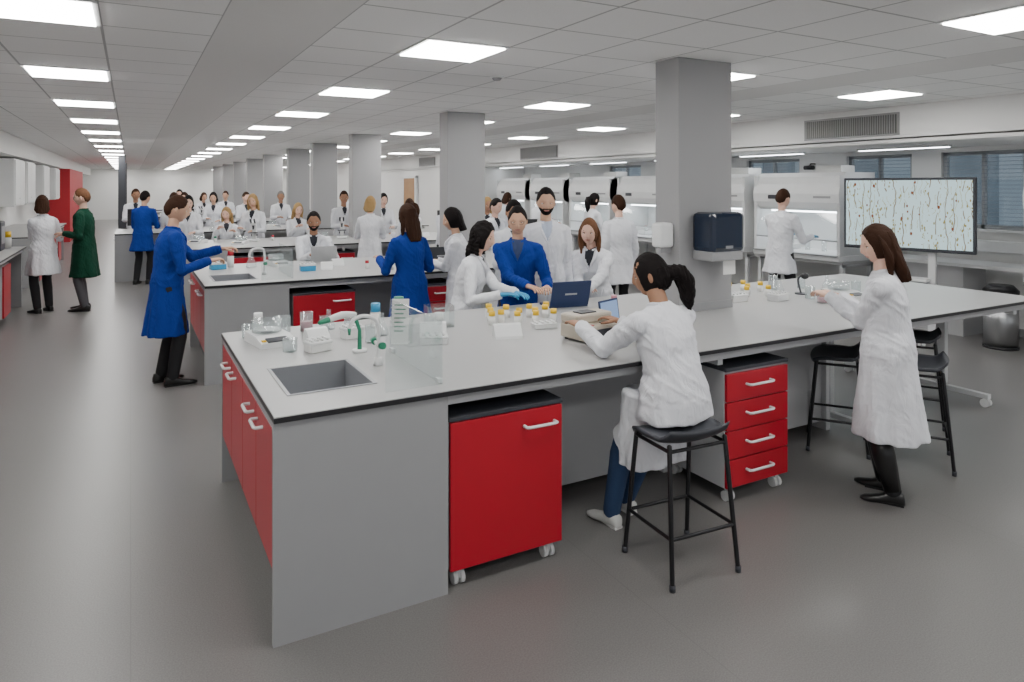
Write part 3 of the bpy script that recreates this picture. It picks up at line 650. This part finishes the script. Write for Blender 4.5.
f=B(); f.tube([(-.10,0,.20),(-.02,.02,.215),(.05,.03,.21)],[.016,.02,.015],WPL,10,sub=3); f.tube([(-.10,0,.20),(-.15,-.01,.19)],[.017,.012],GRN,10); f.tube([(.05,.03,.21),(.08,.03,.12),(.08,.03,0)],[.012,.01,.014],GRN,10); f.cyl((.08,.03,0),(.08,.03,.015),.04,WPL)
f.obj('pipette_on_stand',(1.04,3.76,Z))
f=B(); f.box(1.27,1.275,2.98,3.72,Z,1.22,CLR); f.box(1.0,1.27,2.98,2.985,Z,1.22,CLR); f.box(1.262,1.284,3.66,3.70,Z,.95,WPL); f.box(1.262,1.284,3.0,3.04,Z,.945,WPL); f.obj('acrylic_splash_screen')
f=B(); f.box(-.05,.05,-.002,.002,.0,.26,PAP,T=Matrix.Rotation(-.12,4,'X'))
for k in range(7): f.box(-.035,.02+.012*(k%2),-.004,-.002,.22-k*.025,.228-k*.025,GRN,T=Matrix.Rotation(-.12,4,'X'))
f.box(-.05,.05,-.02,.06,0,.004,WPL); f.obj('notice_card',(1.38,3.86,Z+.001),-30)
wedge(1.64,3.98,-20,.16,name='test_tube_rack'); tray(1.56,3.78,.16,.10,.05,WPL,'microplate_box',-20)
f=B(); f.box(-.09,.09,-.06,.06,0,.01,CLR); f.box(-.09,-.084,-.06,.06,0,.14,CLR); f.box(.084,.09,-.06,.06,0,.14,CLR); f.box(-.09,.09,.054,.06,0,.14,CLR); f.box(-.09,.09,-.06,-.054,0,.14,CLR); f.cyl((0,0,.01),(0,0,.09),.03,PAP); f.obj('acrylic_box',(1.78,4.22,Z),-10)
wedge(2.02,3.72,-15,.17,name='digital_timer_stand')
for (x,y) in((2.26,4.02),(2.33,4.12),(2.38,3.98),(2.44,4.09),(2.52,3.98),(2.16,4.22),(2.22,4.36),(2.31,4.27),(2.55,4.14),(2.62,4.24),(2.11,4.10),(2.19,4.12),(2.47,4.22)): bottle(x,y)
tray(2.36,3.84,.16,.07,.035,WPL,'sample_rack',-8)
f=B(); f.box(-.15,.15,-.12,.12,.012,.10,BEI,.012); f.box(-.148,.148,-.03,.118,.10,.155,BEI,.012); f.box(-.10,.10,-.122,-.118,.03,.08,DGR); f.box(.02,.12,-.10,-.045,.10,.104,DGR); f.box(-.12,-.07,-.10,-.065,.10,.103,RED)
f.box(-.08,.04,.0,.08,.155,.162,DGR)
for sx in(-.12,.12):
    for sy in(-.09,.09): f.cyl((sx,sy,0),(sx,sy,.014),.012,BLK)
f.obj('benchtop_colorimeter',(2.45,3.44,Z),8)
def laptop(x,y,rz,w=.32,d=.22,tilt=20,col=DBL,z=Z):
    f=B(); f.box(-w/2,w/2,-d/2,d/2,0,.018,col,.003); f.box(-w/2+.02,w/2-.02,-d/2+.06,d/2-.02,.018,.020,BLK)
    T=Matrix.Translation((0,d/2,.016))@Matrix.Rotation(math.radians(-tilt),4,'X')
    f.box(-w/2,w/2,-.004,.006,0,d,col,.002,T=T); f.box(-w/2+.012,w/2-.012,-.0055,-.004,.014,d-.012,SCRB,T=T); f.box(-.05,.05,.006,.007,d*.45,d*.52,STEEL,T=T); f.obj('laptop',(x,y,z),rz)
laptop(2.94,4.50,172,.32,.20,18); laptop(2.80,3.60,20,.22,.16,8)
bottle(3.2,4.2,h=.10,r=.025,cap=PINK)
for (x,y) in((4.35,4.18),(4.42,4.28),(4.5,4.1),(4.62,4.2),(4.7,4.05),(4.55,4.34),(4.82,4.24),(4.25,4.38),(4.30,4.27),(4.74,4.36)): bottle(x,y)
tray(4.58,3.85,.16,.10,.06,WPL,'sample_rack',10); balance(5.2,3.70,0); flask(4.92,4.12); beaker(5.05,4.3,.12,.04); beaker(5.3,4.2,.1,.035); tray(4.25,3.98,.16,.1,.06,PAP,'pipette_tip_box',0,WPL)
beaker(4.8,3.6,.08,.045,PINK); flask(5.45,4.05); beaker(4.88,3.78,.10,.04); beaker(5.5,3.8,.1,.04)
def microscope(x,y,rz,s=1):
    f=B(); f.box(-.09,.09,-.12,.12,0,.035,WPL,.012); f.box(-.035,.035,.05,.11,.03,.28,WPL,.012); f.tube([(0,.08,.27),(0,.02,.31),(0,-.04,.30)],[.035,.04,.035],WPL,12,sub=2)
    f.cyl((0,-.03,.27),(0,-.03,.20),.022,DGR,.012); f.box(-.07,.07,-.09,.05,.14,.152,DGR,.003)
    for sx in(-.03,.03): f.cyl((sx,-.05,.31),(sx,-.13,.37),.014,DGR,.016,14)
    f.cyl((-.05,.08,.1),(.05,.08,.1),.022,DGR); f.obj('microscope',(x,y,Z),rz)
f=B(); f.cyl((0,0,0),(0,0,.012),.05,DGR); f.tube([(0,0,.01),(0,.03,.12),(0,-.02,.17)],.008,DGR,8,sub=3); f.sph((0,-.04,.16),(.035,.03,.028),BLK); f.obj('desk_camera',(5.02,3.98,Z))
def clutter(x0,x1,y0,y1,n,seed,avoid=()):
    rd=random.Random(seed)
    for i in range(n):
        x=x0+(x1-x0)*(i+.5)/n+rd.uniform(-.02,.02); y=rd.uniform(y0,y1); k=rd.choice('bbbcftmwBx')
        if 3.3<x<4.25 or any(abs(x-a)<.3 and abs(y-b_)<.35 for a,b_ in avoid): continue
        if k=='b': bottle(x,y,h=rd.choice((.09,.16,.2)),r=rd.choice((.022,.035)),cap=rd.choice((YEL,WPL,GRN,GLOV,RED)))
        elif k=='c': beaker(x,y,.12,.045,rd.choice((None,PINK)))
        elif k=='f': flask(x,y,s=1.4)
        elif k=='t': tray(x,y,.16,.1,.08,rd.choice((WPL,PAP,GLOV)),'pipette_tip_box',rd.uniform(-30,30),WPL)
        elif k=='m': microscope(x,y,rd.uniform(-40,40))
        elif k=='w': wedge(x,y,rd.uniform(-30,30),name='pipette_stand')
        elif k=='B': balance(x,y,rd.uniform(-30,30))
        elif k=='x': laptop(x,y,180+rd.uniform(-20,20),col=rd.choice((DGR,STEEL)))
clutter(1.6,4.9,7.3,8.0,16,3,((2.06,8.4),)); clutter(.8,6,11.4,12.5,18,5,((5.4,12.2),)); clutter(0,6,15.6,16.8,18,8,((.2,15.9),(.9,15.8))); clutter(.6,6,19.5,20.7,12,9); clutter(.6,6,23.5,24.7,10,11)
laptop(2.06,8.50,170,.30,.2,20,STEEL)
f=B(); f.cyl((0,0,0),(0,0,.04),.024,WPL,.02,18); f.tube([(0,0,.03),(0,0,.24),(-.06,0,.28),(-.13,0,.26),(-.15,0,.2)],.011,WPL,10,sub=4); f.cyl((0,-.03,.12),(0,-.08,.125),.018,GRN,.018,14); f.tube([(0,0,.12),(0,-.04,.12)],.008,WPL,8); f.obj('laboratory_tap',(1.22,7.55,Z))
f=B(); f.box(0,.006,0,.75,0,.30,CLR); f.box(-.3,0,0,.006,0,.30,CLR); f.obj('acrylic_splash_screen',(1.42,7.1,Z))
tray(.85,8.3,.16,.1,.08,GLOV,'pipette_tip_box',10,WPL); bottle(1.0,8.45,h=.2,r=.035,cap=RED,name='reagent_bottle'); flask(1.2,8.3,s=1.4); balance(1.5,8.35,15)
f=B(); f.box(-.25,.25,-.3,.3,0,.25,WPL,.03); f.box(.25,.255,-.2,.2,.08,.2,DGR); f.cyl((-.05,0,.25),(-.05,0,.30),.16,WPL,.14,28); f.obj('benchtop_centrifuge',(-1.80,10.3,Z))
f=B(); f.box(-.2,.2,-.2,.2,0,.42,DGR,.02); f.box(.2,.205,-.15,.15,.1,.35,GREY); f.obj('incubator_block',(-1.8,12.2,Z))
for i,(x,y) in enumerate(((-1.65,11.3),(-1.7,11.6),(-1.8,9.6),(-1.6,9.3),(-1.6,12.6))): bottle(x,y,z=Z+.001,h=.25,r=.05,cap=(GLOV,YEL,WPL)[i%3],name='reagent_bottle')
for (x,y) in((.2,15.9),(.9,15.8),(5.4,12.2),(4.9,8.4)):
    f=B(); f.box(-.27,.27,-.015,.015,.12,.46,BLK,.006); f.box(-.25,.25,-.018,-.015,.14,.44,SCRB); f.box(-.03,.03,.0,.03,0,.2,DGR); f.box(-.11,.11,-.08,.08,0,.012,DGR,.004); f.obj('desktop_monitor',(x,y,Z),160)
for y in(7.3,10.5):
    f=B(); f.tube([(0,0,0),(-.1,0,0),(-.14,0,-.04)],.012,BLK,8); f.cyl((-.14,-.08,-.06),(-.14,.08,-.06),.035,BLK); f.obj('wall_camera',(XR-.06,y,2.2))
# ------------------------------------------------------------ the people
person('seated_woman_analyst',2.46,2.72,4,1.60,True,WHITE,skin=SK3,hair=HBK,hs='pony',trou=TRN,shoe=SHW,hem=.24,seat=.66,lean=.25,hy=36,hp=14,
       lh=(2.24,3.24,1.05),rh=(2.53,3.24,1.05),feet=((2.30,3.04),(2.46,3.12)),det=2,vneck=False,wide=1.16)
person('standing_woman_weighing',3.95,2.52,28,1.61,True,WHITE,skin=SK1,hair=HBR,hs='long',trou=TRB,shoe=SHB,hem=.235,lean=.06,hy=22,hp=16,
       lh=(3.86,2.84,1.15),rh=(4.04,2.90,1.13),det=2,boots=True,vneck=False,curl=.9,wide=1.16,poles=((-.15,-.5,-1.5),(.15,-.5,-1.5)))
person('woman_with_gloves',2.36,5.06,-128,1.56,True,WHITE,skin=SK1,hair=HBK,hs='curly',lean=.22,hy=-8,hp=12,lh=(2.62,4.70,1.02),rh=(2.46,4.66,1.02),glove=GLOV,shirt=SHIRTD)
person('man_in_blue_coat',2.95,5.24,150,1.67,False,BLUE,skin=SK2,hair=HBK,lean=.12,hy=0,hp=10,lh=(3.0,4.84,1.02),rh=(2.82,4.86,1.04),glasses=True,shirt=SHIRTN)
person('bearded_tall_man',3.44,5.58,158,1.82,False,WHITE,skin=SK2,hair=HBK,lean=.04,hy=-5,hp=9,beard=True,shirt=SHIRTW)
person('woman_leaning_on_bench',3.68,5.10,125,1.58,True,WHITE,skin=SK1,hair=HLB,hs='long',lean=.26,hy=8,hp=10,lh=(3.30,4.68,1.0),rh=(3.38,4.82,1.0),shirt=SHIRTD)
person('woman_in_blue_coat',2.40,6.42,8,1.66,True,BLUE,skin=SK1,hair=HBR,hs='long',lean=.05,hy=15,hp=8,lh=(2.18,6.68,1.12),rh=(2.57,6.72,1.05),vneck=False)
person('woman_dark_hair',2.96,6.46,60,1.62,True,WHITE,skin=SK2,hair=HBK,hs='bob',lean=.1,hy=10,hp=15,lh=(2.72,6.70,1.06),rh=(2.85,6.76,1.06))
person('man_in_blue_coat_reaching',.30,7.22,-82,1.75,False,BLUE,skin=SK2,hair=HBR,lean=.10,hy=-5,hp=14,hem=.27,lh=(.78,7.44,1.22),rh=(.64,7.10,1.14),curl=.9,trou=TRB,shirt=SHIRTN)
person('seated_man_at_laptop',2.08,9.10,168,1.74,False,WHITE,skin=SK3,hair=HBK,seat=.62,hem=.25,lean=.20,hy=0,hp=8,lh=(2.24,8.66,1.0),rh=(1.94,8.64,1.0),beard=True,shirt=SHIRTD)
person('man_at_safety_cabinet',7.68,6.42,-80,1.80,False,WHITE,skin=SK1,hair=HBR,lean=.08,hy=0,hp=15,lh=(8.12,6.62,1.18),rh=(8.10,6.26,1.16),hem=.38,glove=GLOV)
person('man_in_white_coat_watching',5.46,7.05,-10,1.72,False,WHITE,skin=SK1,hair=HBR,lean=.03,hy=10,hp=5,hem=.36)
person('woman_in_white_coat',-1.12,12.2,35,1.70,True,WHITE,skin=SK1,hair=HBR,hs='bob',lean=.03,hy=-30,hem=.33,trou=TRB,lh=(-1.25,12.55,1.15),rh=(-1.05,12.6,1.15))
person('man_in_green_coat',-.60,12.1,75,1.80,False,GREEN,skin=SK1,hair=HLB,lean=.03,hy=0,hem=.28,trou=TRG,lh=(-.84,12.05,1.15),rh=(-.80,12.25,1.12),glasses=True)
far=[(1.50,13.2,170,1.62,1,WHITE,HBL,'long',.62),(1.98,13.3,150,1.70,1,WHITE,HBL,'long',None),(2.72,13.25,185,1.66,1,WHITE,HBL,'long',.66),
 (4.3,9.35,150,1.62,1,WHITE,HBR,'bob',None),(4.75,9.2,190,1.66,0,WHITE,HBK,'short',None),(4.0,10.6,10,1.64,1,WHITE,HBR,'pony',None),(3.3,10.6,-20,1.68,1,WHITE,HBL,'bob',None),
 (3.6,13.3,180,1.75,0,WHITE,HBR,'short',None),(4.4,13.3,170,1.7,1,WHITE,HBK,'bob',None),(.2,14.8,-30,1.75,0,BLUE,HBK,'short',None),(.75,14.8,10,1.72,0,WHITE,HBR,'short',None),
 (.1,17.6,180,1.78,0,WHITE,HBR,'short',None),(1.1,17.6,170,1.7,1,WHITE,HBR,'bob',None),(1.7,17.5,170,1.7,1,WHITE,HBK,'bob',None),(2.4,17.6,190,1.7,0,WHITE,HBR,'short',None),(3.2,17.5,180,1.72,0,WHITE,HGR,'short',None),
 (7.1,10.0,-90,1.72,1,WHITE,HBK,'pony',None),(7.0,11.6,-80,1.75,0,WHITE,HBR,'short',None),(7.2,13.4,-90,1.7,1,WHITE,HBR,'bob',None),
 (3.44,6.26,175,1.70,0,WHITE,HBK,'short',None),(1.2,21.5,180,1.75,0,WHITE,HBK,'short',None),(2.4,21.5,180,1.7,0,WHITE,HBR,'short',None),(5.0,17.6,170,1.75,0,WHITE,HBK,'short',None),
 (5.2,10.3,160,1.66,1,WHITE,HBL,'long',None),(4.5,10.4,200,1.7,0,WHITE,HBR,'short',None),
 (1.8,21.4,190,1.66,1,WHITE,HBR,'bob',None),(.9,13.3,165,1.68,1,WHITE,HBK,'bob',None)]
for i,(x,y,yw,h,fm,ct,hr,st,se) in enumerate(far):
    fw=V((-math.sin(math.radians(yw)),math.cos(math.radians(yw)))); rt=V((fw.y,-fw.x))
    r=.36; zz=1.06
    l=(x+fw.x*r-rt.x*.15,y+fw.y*r-rt.y*.15,zz); rr_=(x+fw.x*r+rt.x*.12,y+fw.y*r+rt.y*.12,zz+.05)
    person('lab_student',x,y,yw,h,bool(fm),ct,skin=(SK1,SK2,SK1,SK3)[i%4],hair=hr,hs=st,seat=se,hem=.3 if se else .36,lean=.10,hp=14,hy=random.uniform(-20,20),lh=l,rh=rr_,det=0)
# ------------------------------------------------------------ world & camera
w=D.worlds.new('world'); C.scene.world=w; w.use_nodes=True
w.node_tree.nodes['Background'].inputs[0].default_value=(.76,.77,.79,1); w.node_tree.nodes['Background'].inputs[1].default_value=.9
cam=D.cameras.new('camera'); co=D.objects.new('camera',cam); C.scene.collection.objects.link(co)
cam.sensor_width=36; cam.lens=36*691/1024; cam.shift_y=-155/1024; cam.clip_start=.05; cam.clip_end=200
co.location=(0,0,1.85); co.rotation_euler=(math.radians(90),0,math.radians(-28.9)); C.scene.camera=co
